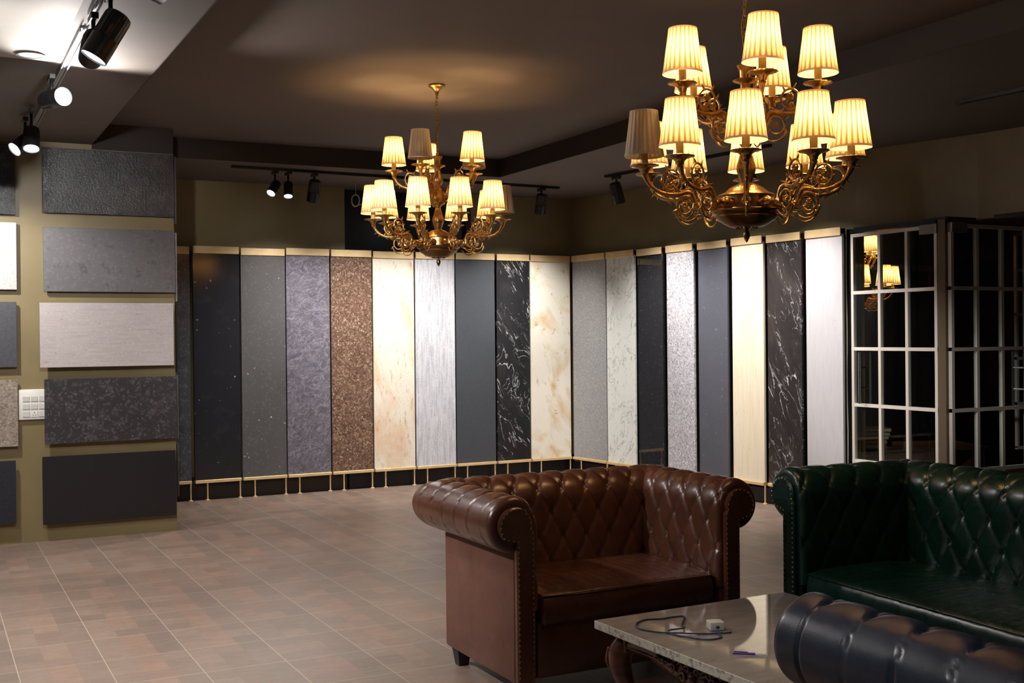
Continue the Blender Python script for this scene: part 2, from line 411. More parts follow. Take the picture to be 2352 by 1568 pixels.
# curtain
cb = nb(); n = 150; rows = []
for z in (.05, 2.9):
    rows.append([cb.verts.new((6.75 + 4.15*i/n, 10.05 + .045*sin(i*.55 + .7*sin(i*.13)), z)) for i in range(n + 1)])
for i in range(n): cb.faces.new((rows[0][i], rows[0][i+1], rows[1][i+1], rows[1][i]))
tag(obj('curtain', cb, m_curtain, smooth=True), 'dark navy floor-length curtain hanging inside the glass office', 'curtain')
# low desk, books, bottle
dk = empty('desk', (7.27, 7.25, 0), R(-20), label='low dark walnut desk inside the glass office behind the green sofa', cat='desk')
boxo('desk_top', (-.42, .75, -.28, .28, .47, .50), m_desk, dk, bev=.004)
boxo('desk_side', (-.40, -.37, -.26, .26, 0, .47), m_desk, dk); boxo('desk_side', (.70, .73, -.26, .26, 0, .47), m_desk, dk)
boxo('drawer', (-.36, .2, -.27, -.24, .30, .45), m_desk, dk)
bkcols = [((120, 110, 92), 'grey green'), ((146, 132, 104), 'buff'), ((70, 52, 44), 'dark brown'), ((128, 112, 86), 'tan'), ((92, 44, 34), 'dull red')]
z = .502
for i, (cc, nm) in enumerate(bkcols):
    mb = base_mat(nm + ' book cover', lin(cc), .5); h = .034 if i else .04
    k = empty('book', (6.93 + .01*i, 7.16 - .012*i, z), R(-24 + 7*((i*3) % 4 - 1)),
              label='%s book lying %s in the stack on the office desk' % (nm, ['at the bottom', 'second from the bottom', 'in the middle', 'second from the top', 'on top'][i]), cat='book', group='books stacked on the office desk')
    cv = nb(); box(cv, -.13, .13, -.10, .10, 0, .004); box(cv, -.13, .13, -.10, .10, h-.006, h-.002); box(cv, -.13, .13, .096, .10, 0, h-.002)
    obj('cover', cv, mb, k); boxo('pages', (-.125, .125, -.096, .095, .004, h-.006), m_paper, k)
    z += h - .001
bt = nb(); lathe(bt, [(.0, 0), (.022, 0), (.024, .01), (.024, .08), (.01, .105), (.01, .13), (.0, .13)], 16)
tag(obj('bottle', bt, base_mat('bottle glass', (.05, .05, .045), .1), smooth=True, loc=(7.22, 7.18, .501)), 'small dark bottle beside the stacked books on the office desk', 'bottle')
# cream cable down the edge of the slab wall
cb = nb(); tube(cb, [(6.528, 6.93 + .004*sin(i*1.7), .02 + i*.225) for i in range(11)], .0055, 6, k=4)
tag(obj('cable', cb, m_cable_w, smooth=True), 'cream cable running down the wall edge beside the glass door', 'cable')
# ---------------------------------------------------------------- stone slabs on brass stands
W_, GR = (238, 238, 236), (100, 100, 104)
ST = {}
ST['dark_speck'] = stone('dark grey speckled granite', (72, 74, 80), [('s', 55, .8, .9, (98, 100, 106), .6), ('n', 9, .5, .66, (48, 49, 54), .7), ('s', 95, .95, .98, (120, 121, 125), .6)], .3)
ST['black_pol'] = stone('polished black granite', (42, 42, 46), [('n', 7, .55, .7, (58, 58, 60), .5), ('s', 80, .9970, .9985, (190, 190, 190), .7), ('n', 12, .66, .74, (70, 70, 70), .4)], .13)
ST['green_grey'] = stone('honed grey green stone', (90, 89, 90), [('n', 2.2, .4, .7, (82, 80, 77), .7), ('n', 13, .64, .72, (58, 60, 62), .6), ('s', 80, .9960, .9980, (215, 215, 215), .85), ('s', 60, .8, .95, (104, 108, 110), .5)], .38)
ST['purple'] = stone('rippled violet grey stone', (108, 104, 113), [('n', 7, .42, .62, (84, 80, 90), .8, (1, 1, 1.4), 28, 2.2), ('v', 5, .0, .035, (150, 144, 156), .8, (1, 1, 1.6), 25, 2.6), ('v', 9, .0, .03, (62, 60, 68), .55, (1, 1, 1.8), 20, 2.0), ('s', 120, .6, 1.0, (140, 136, 152), .25)], .42, bump=.35, bscale=26)
ST['brown'] = stone('brown speckled granite', (118, 92, 76), [('s', 90, .5, .9, (78, 56, 44), .9), ('s', 70, .72, .85, (158, 132, 112), .8), ('s', 150, .85, .95, (44, 34, 30), .7), ('s', 110, .985, .993, (220, 200, 175), .8)], .3)
ST['cream_peach'] = stone('cream granite with peach drifts', (233, 224, 207), [('n', 2.0, .42, .64, (220, 178, 136), .9, (1.5, 1, .6), 12, .6), ('s', 130, .82, .95, (196, 178, 148), .4), ('n', 16, .58, .70, (166, 132, 98), .6, (1.8, 1, .6)), ('n', 40, .68, .74, (120, 108, 92), .5, (1.6, 1, .6))], .33)
ST['white_streak'] = stone('pale grey stone with vertical streaks', (208, 208, 213), [('n', 16, .42, .62, (176, 178, 186), .9, (4, 1, .35)), ('n', 60, .62, .7, (120, 122, 130), .7, (2.2, 1, .35)), ('s', 130, .8, .95, (238, 238, 242), .4)], .36)
ST['charcoal'] = stone('plain charcoal stone', (72, 76, 82), [('n', 40, .4, .7, (66, 69, 75), .6), ('s', 160, .9, 1, (86, 90, 96), .4)], .36)
ST['nero'] = stone('black marble with white veins', (34, 33, 36), [('n', 4, .5, .72, (54, 51, 52), .8, (1.2, 1, .7), 32, 1.2), ('v', 2.1, .0, .014, (214, 214, 216), .95, (2.4, 1, .7), 30, 2.8, .50), ('v', 4.2, .0, .012, (170, 170, 174), .6, (2.4, 1, .7), 32, 2.2, .58), ('n', 3.4, .655, .685, (226, 224, 224), .9, (2.6, 1, .75), 30, 2.4)], .2)
ST['cream_white'] = stone('off white stone with tan stains', (236, 230, 214), [('n', 2.6, .50, .66, (216, 186, 136), .85, (1.3, 1, .8), 20, .8), ('n', 11, .60, .70, (170, 130, 80), .65, (1.2, 1, 1), 20, .5), ('n', 34, .67, .74, (130, 112, 88), .5)], .3)
ST['mid_grey'] = stone('fine mid grey granite', (158, 158, 159), [('s', 190, .35, .9, (120, 121, 126), .7), ('s', 150, .85, .95, (196, 197, 202), .7)], .35)
ST['white_green'] = stone('white marble with green grey veins', (228, 230, 224), [('v', 3.2, .0, .026, (128, 136, 124), .8, (1.9, 1, .8), -34, 2.6, .44), ('n', 12, .58, .72, (164, 170, 158), .6, (2.2, 1, .9), -34, 1.4), ('n', 34, .64, .71, (104, 112, 100), .6, (2, 1, .9), -34)], .28)
ST['mirror_black'] = stone('mirror polished black granite', (40, 39, 42), [('s', 120, .6, .95, (56, 54, 58), .6), ('s', 120, .99, .996, (110, 108, 108), .5)], .03, spec=.75)
ST['salt_pepper'] = stone('salt and pepper granite', (196, 194, 198), [('s', 110, .4, .8, (150, 148, 158), .8, (1.3, 1, .8), 30), ('s', 90, .84, .93, (108, 106, 116), .7, (1.3, 1, .8), 30), ('s', 80, .85, .95, (232, 230, 236), .7)], .34)
ST['blue_slate'] = stone('blue grey basalt', (82, 84, 94), [('s', 150, .5, 1, (70, 71, 80), .7), ('s', 100, .996, .998, (160, 160, 165), .6), ('n', 5, .5, .75, (92, 93, 101), .5)], .36)
ST['travertine'] = stone('cream travertine', (233, 222, 198), [('n', 12, .45, .7, (222, 202, 164), .7, (5, 1, .25)), ('n', 42, .70, .74, (132, 112, 84), .85, (1.4, 1, .7)), ('s', 120, .85, .97, (242, 232, 206), .4)], .38)
ST['nero2'] = stone('brown black marble with white swirls', (46, 42, 42), [('n', 3, .45, .7, (66, 60, 58), .8, (1.3, 1, .7), 28, 1.4), ('v', 2.0, .0, .012, (200, 198, 198), .9, (2.4, 1, .7), 24, 3.2, .49), ('v', 4.0, .0, .016, (176, 176, 178), .7, (2.2, 1, .7), 26, 2.6, .53), ('n', 3.2, .665, .69, (216, 214, 212), .9, (3, 1, .75), 24, 2.6)], .2)
ST['lilac'] = stone('pale lilac grey stone', (200, 198, 200), [('n', 10, .45, .7, (190, 186, 192), .7, (3.5, 1, .5)), ('n', 44, .70, .735, (96, 92, 96), .8), ('n', 26, .62, .74, (222, 219, 222), .5, (3, 1, .5))], .38)
ST['leather_black'] = stone('leather finish black granite', (38, 40, 45), [('n', 18, .5, .7, (74, 76, 82), .6)], .2, bump=.7, bscale=75)
ST['grey_panel'] = stone('mid grey granite panel', (104, 103, 106), [('n', 13, .58, .68, (74, 73, 77), .7), ('s', 60, .7, .95, (122, 121, 124), .5), ('n', 24, .66, .72, (150, 149, 152), .5)], .34)
ST['lilac_panel'] = stone('pale grey streaked panel', (192, 184, 184), [('n', 14, .45, .7, (174, 164, 164), .7, (.4, 1, 4)), ('n', 36, .66, .72, (96, 86, 88), .8, (.6, 1, 2.0)), ('s', 90, .8, .95, (206, 198, 198), .5)], .36)
ST['steel_grey'] = stone('dark speckled granite panel', (58, 56, 58), [('s', 60, .7, .95, (92, 90, 92), .7), ('n', 12, .56, .7, (88, 84, 86), .7), ('s', 100, .965, .985, (130, 128, 130), .5)], .3)
ST['pure_black'] = stone('plain black panel', (34, 34, 36), [('n', 20, .5, .8, (44, 42, 44), .5)], .33)
ST['terrazzo'] = stone('white terrazzo panel', (192, 192, 188), [('s', 160, .8, .86, (176, 176, 170), .8), ('s', 200, .9, .95, (150, 148, 140), .7)], .3)
ST['fine_dark'] = stone('fine dark grey panel', (80, 80, 86), [('s', 130, .5, .95, (62, 62, 68), .7)], .36)
ST['greige'] = stone('greige granite panel', (158, 146, 134), [('s', 80, .4, .9, (118, 108, 98), .8), ('s', 110, .85, .95, (196, 186, 174), .6)], .34)
ST['navy_panel'] = stone('dark navy panel', (42, 44, 54), [('s', 130, .6, .95, (54, 57, 68), .6)], .36)

def slab_unit(cx, cy, wd, rz, st, label, standlabel, first_leg=True, dz=0):
    sl = nb(); box(sl, -wd/2, wd/2, -.010, .012, .1855, 2.235, bev=.0015, seg=1)
    o = obj('stone_slab', sl, ST[st], loc=(cx, cy, 0), rot=(0, 0, rz)); tag(o, label, 'stone slab', 'tall stone slabs along the walls')
    s = empty('slab_stand', (cx, cy, 0), rz, label=standlabel, cat='display stand', group='brass stands holding the tall slabs')
    boxo('top_rail', (-wd/2, wd/2 - .004, -.024, -.0105, 2.218 + dz, 2.284 + dz), m_gold, s, bev=.002, seg=1)
    boxo('ledge', (-wd/2 + .002, wd/2 - .002, -.028, .03, .158, .185), m_gold, s, bev=.002, seg=1)
    bk = nb(); box(bk, -wd/2 + .01, wd/2 - .0, .013, .028, .1855, 2.275 + dz); obj('back_board', bk, m_black, s)
    for k, x in enumerate((-wd/2 + .115, wd/2 - .008)):
        lg = nb(); lathe(lg, [(0, 0), (.021, 0), (.021, .006), (.0075, .010), (.0065, .05), (.0085, .158), (0, .158)], 12, c=(x, .0, 0))
        obj('leg', lg, m_gold, s, smooth=True, sharp=40)
BX = [(1.735, 2.140, 'dark_speck', 'dark grey speckled slab, first on the back wall beside the panel wall', 'brass stand under the dark speckled slab nearest the panel wall'),
 (2.165, 2.585, 'black_pol', 'polished black slab, second from the panel wall, with a faint lamp reflection', 'brass stand holding the polished near-black slab on the back wall'),
 (2.597, 3.010, 'green_grey', 'grey green honed slab with tiny white flecks left of the violet slab', 'brass stand holding the grey green slab'),
 (3.017, 3.440, 'purple', 'rippled violet grey slab on the back wall', 'brass stand holding the rippled violet grey slab'),
 (3.450, 3.862, 'brown', 'brown speckled granite slab on the back wall', 'brass stand holding the brown speckled granite slab'),
 (3.872, 4.298, 'cream_peach', 'cream slab with peach drifts beside the brown granite', 'brass stand holding the cream and peach slab'),
 (4.310, 4.735, 'white_streak', 'pale grey white slab with fine vertical streaks below the far chandelier', 'brass stand holding the pale slab with vertical streaks'),
 (4.745, 5.180, 'charcoal', 'plain charcoal slab between the streaked pale slab and black marble', 'brass stand holding the plain charcoal slab'),
 (5.198, 5.578, 'nero', 'black marble slab with white veins on the back wall', 'brass stand holding the white-veined black marble of the back wall'),
 (5.588, 6.060, 'cream_white', 'off-white slab with tan stains ending at the corner', 'brass stand holding the tan-stained off-white slab in the corner')]
for i, (x0, x1, st, la, sl_) in enumerate(BX):
    slab_unit((x0 + x1)/2, 10.505, x1 - x0, R([1.2, 1.6, .6, 1.8, 1.6, 1.4, 1.6, 1.2, 1.2, .3][i]), st, la, sl_, dz=[-.004, .004, -.004, .006, .003, -.003, .0, .004, .002, .0][i])
RX = [((6.085, 10.470), (6.143, 9.910), 'mid_grey', 'fine mid grey slab, first on the right wall from the corner', 'brass stand holding the fine mid grey slab in the corner'),
 ((6.145, 9.893), (6.196, 9.462), 'white_green', 'white marble slab with grey green veins', 'brass stand holding the green-veined white marble'),
 ((6.198, 9.420), (6.246, 9.045), 'mirror_black', 'mirror-polished black slab reflecting its neighbours', 'brass stand holding the mirror-polished black slab'),
 ((6.250, 9.005), (6.297, 8.620), 'salt_pepper', 'salt and pepper granite slab, pale grey and grainy', 'brass stand holding the salt and pepper granite'),
 ((6.300, 8.575), (6.346, 8.192), 'blue_slate', 'dark blue grey slab between pale granite and cream travertine', 'brass stand holding the dark blue grey slab'),
 ((6.350, 8.150), (6.397, 7.765), 'travertine', 'cream travertine slab with small pits', 'brass stand holding the cream travertine slab'),
 ((6.400, 7.735), (6.447, 7.345), 'nero2', 'brown black marble slab with white swirls near the glass door', 'brass stand holding the swirled brown black marble'),
 ((6.450, 7.310), (6.496, 6.925), 'lilac', 'pale lilac grey slab, last before the glass door', 'brass stand holding the pale lilac slab beside the glass door')]
for i, (a, b_, st, la, sl_) in enumerate(RX):
    a, b_ = Vector(a), Vector(b_); d_ = (b_ - a); ang = math.atan2(d_.y, d_.x); mid = (a + b_)/2
    slab_unit(mid.x, mid.y, d_.length, ang + (0 if i < 2 else R(-2.6)), st, la, sl_, dz=[0, 0, -.004, .0, -.002, .004, .0, .004][i])

# ---------------------------------------------------------------- sample panels on the stub wall
def panel(x0, x1, z0, z1, st, label, y=8.95, th=.018, grp='stone sample panels on the left wall'):
    p = nb(); box(p, -(x1-x0)/2, (x1-x0)/2, -th, 0, 0, z1 - z0, bev=.0015, seg=1)
    o = obj('sample_panel', p, ST[st], loc=((x0+x1)/2, y, z0)); tag(o, label, 'stone panel', grp)
    k = nb(); box(k, -(x1-x0)/2 + .05, (x1-x0)/2 - .05, .0005, 8.969 - y, .05, z1 - z0 - .05); obj('mounting_frame', k, m_black, o)
    return o
panel(.785, 1.712, 2.374, 2.845, 'leather_black', 'glossy black leather-finish panel, topmost of its column, sparkling at its corner')
panel(.787, 1.712, 1.805, 2.270, 'grey_panel', 'mid grey granite panel below the glossy black one', 8.945)
panel(.755, 1.692, 1.257, 1.723, 'lilac_panel', 'pale pinkish grey streaked panel standing proud of its column', 8.915)
panel(.783, 1.712, .704, 1.174, 'steel_grey', 'dark speckled granite panel beside the socket plate', 8.935)
panel(.765, 1.700, .125, .615, 'pure_black', 'plain black panel lowest of its column', 8.94)
panel(-.30, .606, 2.350, 2.845, 'leather_black', 'glossy black panel cut by the frame at the upper left')
panel(-.30, .609, 1.816, 2.294, 'terrazzo', 'white terrazzo panel at the left edge')
panel(-.30, .605, 1.264, 1.729, 'fine_dark', 'fine dark grey panel under the white terrazzo')
panel(-.30, .607, .699, 1.174, 'greige', 'greige granite panel left of the socket plate')
panel(-.30, .588, .156, .600, 'navy_panel', 'dark navy panel at the lower left edge', 8.94)
# edge-on panels on the end face of the stub wall
for k, (z0, z1, st, nm) in enumerate([(2.33, 2.84, 'charcoal', 'uppermost'), (1.74, 2.262, 'mid_grey', 'second from the top'), (1.20, 1.72, 'pure_black', 'third from the top'), (.70, 1.18, 'grey_panel', 'second from the floor'), (.26, .66, 'fine_dark', 'lowest')]):
    p = nb(); box(p, 1.722, 1.736, 8.975, 9.10, z0, z1, bev=.001, seg=1)
    o = obj('edge_panel', p, ST[st]); tag(o, 'thin stone panel on the end of the panel wall, %s, seen edge-on' % nm, 'stone panel', 'edge panels on the wall end')

# socket plate
sk = empty('socket_plate', (.70, 8.969, .993), 0, label='white switch and socket plate between the panel columns', cat='socket plate')
boxo('plate', (-.089, .100, -.022, 0, -.109, .109), m_plastic, sk, bev=.006, smooth=True)
for i in range(3):
    for j in range(3):
        if i == 1 and j == 0: continue
        x0 = -.061 + i*.054; z0 = -.088 + j*.055
        t_ = nb(); box(t_, x0, x0 + .046, -.0265, -.0215, z0, z0 + .038, bev=.0015, seg=1); obj('rocker_switch', t_, m_plastic2, sk)
sc_ = nb(); box(sc_, -.007, .039, -.0255, -.0215, -.090, -.048, bev=.0015, seg=1); so = obj('socket', sc_, m_plastic, sk)
hl = nb()
for hx, hz in ((.016, -.057), (.008, -.076), (.025, -.076)):
    lathe(hl, [(.0, .0), (.0032, 0), (.0032, .0012), (0, .0012)], 10, T=Matrix.Translation((hx, -.0255, hz)) @ Matrix.Rotation(R(90), 4, 'X'))
obj('pin_hole', hl, m_hole, so)

# ---------------------------------------------------------------- track lights
def spot(parent, loc, aim, W, cone=70, blend=.6, col=COOL, rad=.035):
    L = bpy.data.lights.new('spot', 'SPOT'); L.energy = W; L.color = col; L.spot_size = R(cone); L.spot_blend = blend; L.shadow_soft_size = rad
    o = bpy.data.objects.new('spot', L); link(o, parent); o.location = loc
    d = Vector(aim).normalized(); o.rotation_mode = 'QUATERNION'; o.rotation_quaternion = d.to_track_quat('-Z', 'Y'); return o
def head(x, y, aim, label, lit=True, W=40, cone=70, drop=.13, r=.052, ln=.19, zt=ZS - .025, along=0, blend=.6, group=None, m_body=None, col=COOL):
    """x, y: where its adapter clips on the track; aim: direction vector of the beam"""
    e = empty('track_light', (x, y, zt), 0, label=label, cat='track light', group=group)
    mb = m_body or m_trackblk
    T = Matrix.Rotation(along, 4, 'Z')
    a = nb(); box(a, -.016, .016, -.06, .06, -.028, 0, bev=.003, T=T); obj('adapter', a, mb, e)
    a = nb(); tube(a, [(0, 0, -.02), (.0, .0, -drop)], .009, 8, k=0); obj('stem', a, mb, e)
    d = Vector(aim).normalized(); c0 = Vector((0, 0, -drop)) - d * ln * .35
    q = d.to_track_quat('Z', 'Y').to_matrix().to_4x4(); T = Matrix.Translation(c0) @ q
    b_ = nb()
    fl_ = lambda rr, z, a_: (1 + .04*(1 if int(a_/(2*pi)*48) % 2 else -1)) if .02 < z < ln*.55 else 1
    lathe(b_, [(0, 0), (r*.7, 0), (r*.93, .008), (r*.95, .021), (r*.95, ln*.3), (r*.95, ln*.54), (r, ln*.56), (r, ln), (r*.94, ln), (r*.90, ln - .012), (0, ln - .012)], 48, flute=fl_, T=T)
    bo = obj('lamp_body', b_, mb, e, smooth=True, sharp=30)
    l_ = nb(); lathe(l_, [(0, 0), (r*.88, 0), (r*.88, .003), (0, .003)], 28, T=T @ Matrix.Translation((0, 0, ln - .010)))
    obj('lens', l_, m_lens if lit else m_lens_off, e)
    if lit: spot(e, tuple(c0 + d * (ln + .004)), d, W, cone, blend, col, r*.8)
    return e
def rail(p, q, label, m=m_tracksil, z=ZS):
    p, q = Vector(p), Vector(q); d_ = q - p; ang = math.atan2(d_.y, d_.x); L_ = d_.length
    b_ = nb(); box(b_, 0, L_, -.018, -.012, -.022, 0); box(b_, 0, L_, .012, .018, -.022, 0); box(b_, 0, L_, -.012, .012, -.006, 0)
    box(b_, 0, L_, -.004, .004, -.012, -.006)
    o = obj('track_rail', b_, m, loc=(p.x, p.y, z), rot=(0, 0, ang)); tag(o, label, 'lighting track', 'lighting tracks on the ceiling')
rail((.68, 1.2), (.68, 5.34), 'grey lighting track ending above the large upper left lamp')
rail((.68, 5.62), (.68, 8.6), 'grey lighting track running back towards the panel wall')
rail((2.3, 9.56), (5.50, 9.72), 'black lighting track along the back soffit', m_trackblk)
rail((5.50, 8.86), (5.75, 6.9), 'black lighting track along the right wall near the corner', m_trackblk)
# thin black track
rail((5.77, 5.15), (6.0, 2.2), 'black lighting track at the upper right edge', m_trackblk)
gA, gB = 'track lights on the left ceiling', 'track lights along the back wall'
head(.70, 4.93, (-.45, .02, -.80), 'large black ribbed track lamp at the upper left tilted down to the left', W=SPOT_W*1.5, cone=110, drop=.15, r=.056, ln=.215)
head(.632, 6.60, (.33, -.80, .0), 'dazzling track lamp aimed straight at the viewer on the left', W=SPOT_W*1.1, cone=150, drop=.13)
head(.600, 7.93, (-.62, -.35, -.55), 'left lamp of the glowing pair above the gap between the panels', W=SPOT_W*.5, cone=110, drop=.15, r=.048, ln=.15, group=gA)
head(.612, 7.62, (-.05, -.40, -.85), 'right lamp of the glowing pair above the gap between the panels', W=SPOT_W*.5, cone=110, drop=.16, r=.048, ln=.15, group=gA)
head(.68, 5.30, (.05, 3.6, -1.0), 'added unseen track lamp behind the large one, aimed at the panel wall', W=SPOT_W*1.3, cone=62, group=gA)  # unseen lamp added to brighten the panel wall
head(-.10, 8.05, (.85, .95, -1.75), 'added ceiling lamp out of view left of the pair, aimed at the panels', W=SPOT_W*1.5, cone=96, group=gA)  # added outside the view to throw light across the panels
rail((-.75, 1.2), (-.75, 8.4), 'added grey lighting track outside the left of the view')  # track added to carry the outer lamps
head(-.75, 5.2, (.95, .30, .62), 'added unseen lamp turned up at the brightened ceiling patch', W=SPOT_W*1.3, cone=58, drop=.30, group=gA)  # added out of view to light the ceiling patch
# lamps of the back and right tracks
head(2.67, 9.58, (-.50, -.40, -.70), 'left glowing lamp of the pair on the back track', W=SPOT_W*.5, cone=100, r=.038, ln=.14, group=gB)
head(2.79, 9.60, (-.12, -.36, -.86), 'right glowing lamp of the pair on the back track', W=SPOT_W*.5, cone=100, r=.038, ln=.14, group=gB)
WALLW = SPOT_W*1.35
def wash(x, y, tx, ty, label, k=1.0, tz=.75): head(x, y, (tx - x, ty - y, tz - 2.72), label, W=WALLW*k, cone=104, blend=1.0, drop=.12, group=gB)
wash(3.02, 9.60, 2.95, 10.5, 'black cylinder lamp hanging right of the glowing pair', .8)
wash(3.72, 9.63, 3.75, 10.5, 'added track lamp just left of the far chandelier, aimed at the brown granite slab', .9)  # this and the next lamp are added, unseen, to light the slabs
wash(4.40, 9.67, 4.45, 10.5, 'added track lamp behind the far chandelier, aimed at the streaked slab', .75)
wash(5.30, 9.71, 5.42, 10.5, 'black cylinder lamp near the room corner right of the far chandelier', 1.1)
wash(5.52, 8.72, 6.25, 8.9, 'black cylinder lamp at the end of the right wall track', 1.1)
wash(5.62, 7.90, 6.4, 7.95, 'added track lamp hidden behind the near chandelier, aimed at the travertine slab', 1.0)  # added with the next one, unseen, to light the right slabs
wash(5.72, 7.15, 6.5, 7.2, 'added track lamp nearest the glass door, aimed at the lilac slab', 1.0)
rk = [0]
def addedlamp(x, y, aim, label, k, cone): head(x, y, (aim[0]-x, aim[1]-y, aim[2]-2.7), label, W=SPOT_W*k, cone=cone, blend=.8, group='added lamps of the left tracks, out of view')  # lamps added outside the view to light slabs, door, table, floor and sofa
addedlamp(.68, 3.9, (3.0, 10.5, .9), 'added near track lamp aimed at the dark slabs of the back wall', 2.0, 25)
addedlamp(.68, 3.6, (4.8, 10.5, .8), 'added near track lamp aimed at the middle of the back wall', 3.0, 24)
addedlamp(.68, 3.1, (6.1, 9.0, .7), 'added near track lamp aimed at the room corner', 3.2, 24)
addedlamp(.68, 4.22, (6.55, 6.55, 1.0), 'added near track lamp aimed at the glass door', 5.5, 17)
addedlamp(.68, 2.2, (2.1, 2.35, .4), 'added near track lamp aimed at the coffee table edge', .8, 44)
addedlamp(-.75, 4.9, (1.9, 6.0, 0), 'added outer track lamp aimed at the open floor', 3.2, 84)
addedlamp(-.75, 6.6, (1.6, 7.3, 0), 'added outer track lamp aimed at the floor before the panels', 1.3, 84)
addedlamp(-.75, 4.2, (1.6, 4.4, .2), 'added outer track lamp aimed at the side of the brown sofa', .7, 60)
# recessed downlight ring in the ceiling patch painted lighter
dl = empty('recessed_downlight', (.50, 6.21, ZS - .013), 0, label='round recessed ceiling light in the brightened ceiling patch at the upper left', cat='ceiling light')
b_ = nb(); lathe(b_, [(.055, -.002), (.056, -.006), (.068, -.007), (.070, 0)], 36); obj('ring', b_, base_mat('grey ring', (.25, .25, .25), .4), dl, smooth=True, sharp=30)
b_ = nb(); lathe(b_, [(0, -.003), (.055, -.003)], 36); obj('diffuser', b_, emis('downlight diffuser', (1, .97, .9), 3.0), dl)

# wire coil hanging by the back opening
cb = nb(); pts = []
for i in range(40):
    a = i/13*2*pi; rr = .046 + .004*sin(i*.9)
    pts.append((rr*.78*sin(a), .01*sin(a*.5), -.16 + rr*1.25*cos(a)))
tube(cb, [(0, 0, 0), (.002, 0, -.05), (0.0, 0, -.10)] + pts[:], .0032, 5, k=3)
tube(cb, [(0, 0, -.218), (.03, 0, -.2), (.06, 0, -.19)], .0032, 5, k=3)
tag(obj('wire_coil', cb, m_cable_w, loc=(3.62, 10.25, ZS)), 'coil of pale wire hanging from the soffit left of the far chandelier', 'wire')

# ---------------------------------------------------------------- chandeliers
# arm built in the radial plane (x = outward, z = up), origin at its clamp
ab = nb()
tube(ab, [(-.012, 0, -.008), (.0, 0, .002), (.004, 0, .02), (.016, 0, .042), (.036, 0, .048), (.060, 0, .041), (.088, 0, .038), (.120, 0, .041), (.150, 0, .050), (.176, 0, .068), (.190, 0, .085), (.200, 0, .106), (.204, 0, .115)],
     [.010, .0105, .0095, .009, .0085, .0088, .0082, .0086, .0082, .009, .009, .012, .015], 8)
for i, (x, z, a) in enumerate([(.03, .047, 100), (.058, .041, 60), (.088, .038, 110), (.118, .041, 80), (.148, .05, 120), (.17, .063, 110), (.186, .08, 140)]):
    ball(ab, (x, 0, z), .0095, u=8, v=6, sc=(.7, 1, 1))
def scroll(cx, cz, r0, r1, a0, a1, w0, w1, n=10):
    tube(ab, [(cx + (r0 + (r1 - r0)*i/n)*cos(R(a0 + (a1 - a0)*i/n)), 0, cz + (r0 + (r1 - r0)*i/n)*sin(R(a0 + (a1 - a0)*i/n))*1.12) for i in range(n + 1)],
         [w0, (w0 + w1)/2, w1], 7, k=3)
def leaf(p, q, w=.005):
    tube(ab, [p, tuple((Vector(p)*.5 + Vector(q)*.5)), q], [w, w*.8, .0006], 6, k=2)
def rosette(cx, cz, r):
    ball(ab, (cx, 0, cz), r, sc=(1, .35, 1), u=12, v=8)
    for i in range(6): ball(ab, (cx + r*.55*cos(i*pi/3), 0, cz + r*.55*sin(i*pi/3)), r*.42, sc=(1, 1.5, 1), u=8, v=6)
# lower scroll + crescent
scroll(.043, -.006, .036, .028, 200, -160, .0058, .004, 12); rosette(.043, -.004, .014)
scroll(.036, -.012, .048, .050, -10, -150, .006, .0015, 8); leaf((-.002, 0, -.045), (-.024, 0, -.040)); leaf((.014, 0, -.028), (-.008, 0, -.022)); leaf((.075, 0, -.02), (.095, 0, -.038))
leaf((.10, 0, .034), (.075, 0, .014)); leaf((.13, 0, .04), (.108, 0, .02)); leaf((.165, 0, .058), (.172, 0, .036)); leaf((.18, 0, .068), (.198, 0, .055))
# upper double scroll
scroll(.098, .096, .036, .034, -110, 250, .0052, .004, 14); rosette(.098, .106, .016); rosette(.103, .072, .012)
scroll(.103, .074, .022, .020, 10, -230, .004, .003, 8); leaf((.078, 0, .13), (.066, 0, .152)); leaf((.11, 0, .135), (.122, 0, .156)); leaf((.132, 0, .088), (.146, 0, .094)); leaf((.064, 0, .1), (.05, 0, .104))
tube(ab, [(.075, 0, .062), (.06, 0, .05), (.035, 0, .060), (.01, 0, .066)], [.004, .0045, .003, .001], 6)
tube(ab, [(.128, 0, .064), (.135, 0, .048), (.15, 0, .046)], [.004, .0045, .003], 6)
ball(ab, (-.012, 0, -.008), .013); box(ab, -.006, .012, -.009, .009, -.02, .006, bev=.003)
arm_me = bpy.data.meshes.new('arm'); ab.to_mesh(arm_me); ab.free(); arm_me.materials.append(m_brass)
# bobeche (drip cup) with scalloped rim
cbm = nb()
fl_ = lambda r, z, a: 1 + (.045*cos(a*14) if r > .03 else .05*cos(a*14) if r > .018 else 0)
lathe(cbm, [(.0, .0), (.010, .0), (.013, .004), (.011, .010), (.0155, .013), (.017, .022), (.024, .031), (.040, .038), (.054, .040), (.056, .0435), (.053, .0445), (.034, .042), (.016, .042), (.0, .042)], 56, flute=fl_)
cup_me = bpy.data.meshes.new('bobeche'); cbm.to_mesh(cup_me); cbm.free(); cup_me.materials.append(m_brass)
cup_me.polygons.foreach_set('use_smooth', [True]*len(cup_me.polygons))
cd = nb(); lathe(cd, [(0, .04), (.0145, .04), (.0145, .135), (.010, .137), (.010, .145), (0, .145)], 18)
cd_me = bpy.data.meshes.new('candle_tube'); cd.to_mesh(cd_me); cd.free(); cd_me.materials.append(m_candle); cd_me.polygons.foreach_set('use_smooth', [True]*len(cd_me.polygons)); cd_me.set_sharp_from_angle(angle=R(40))
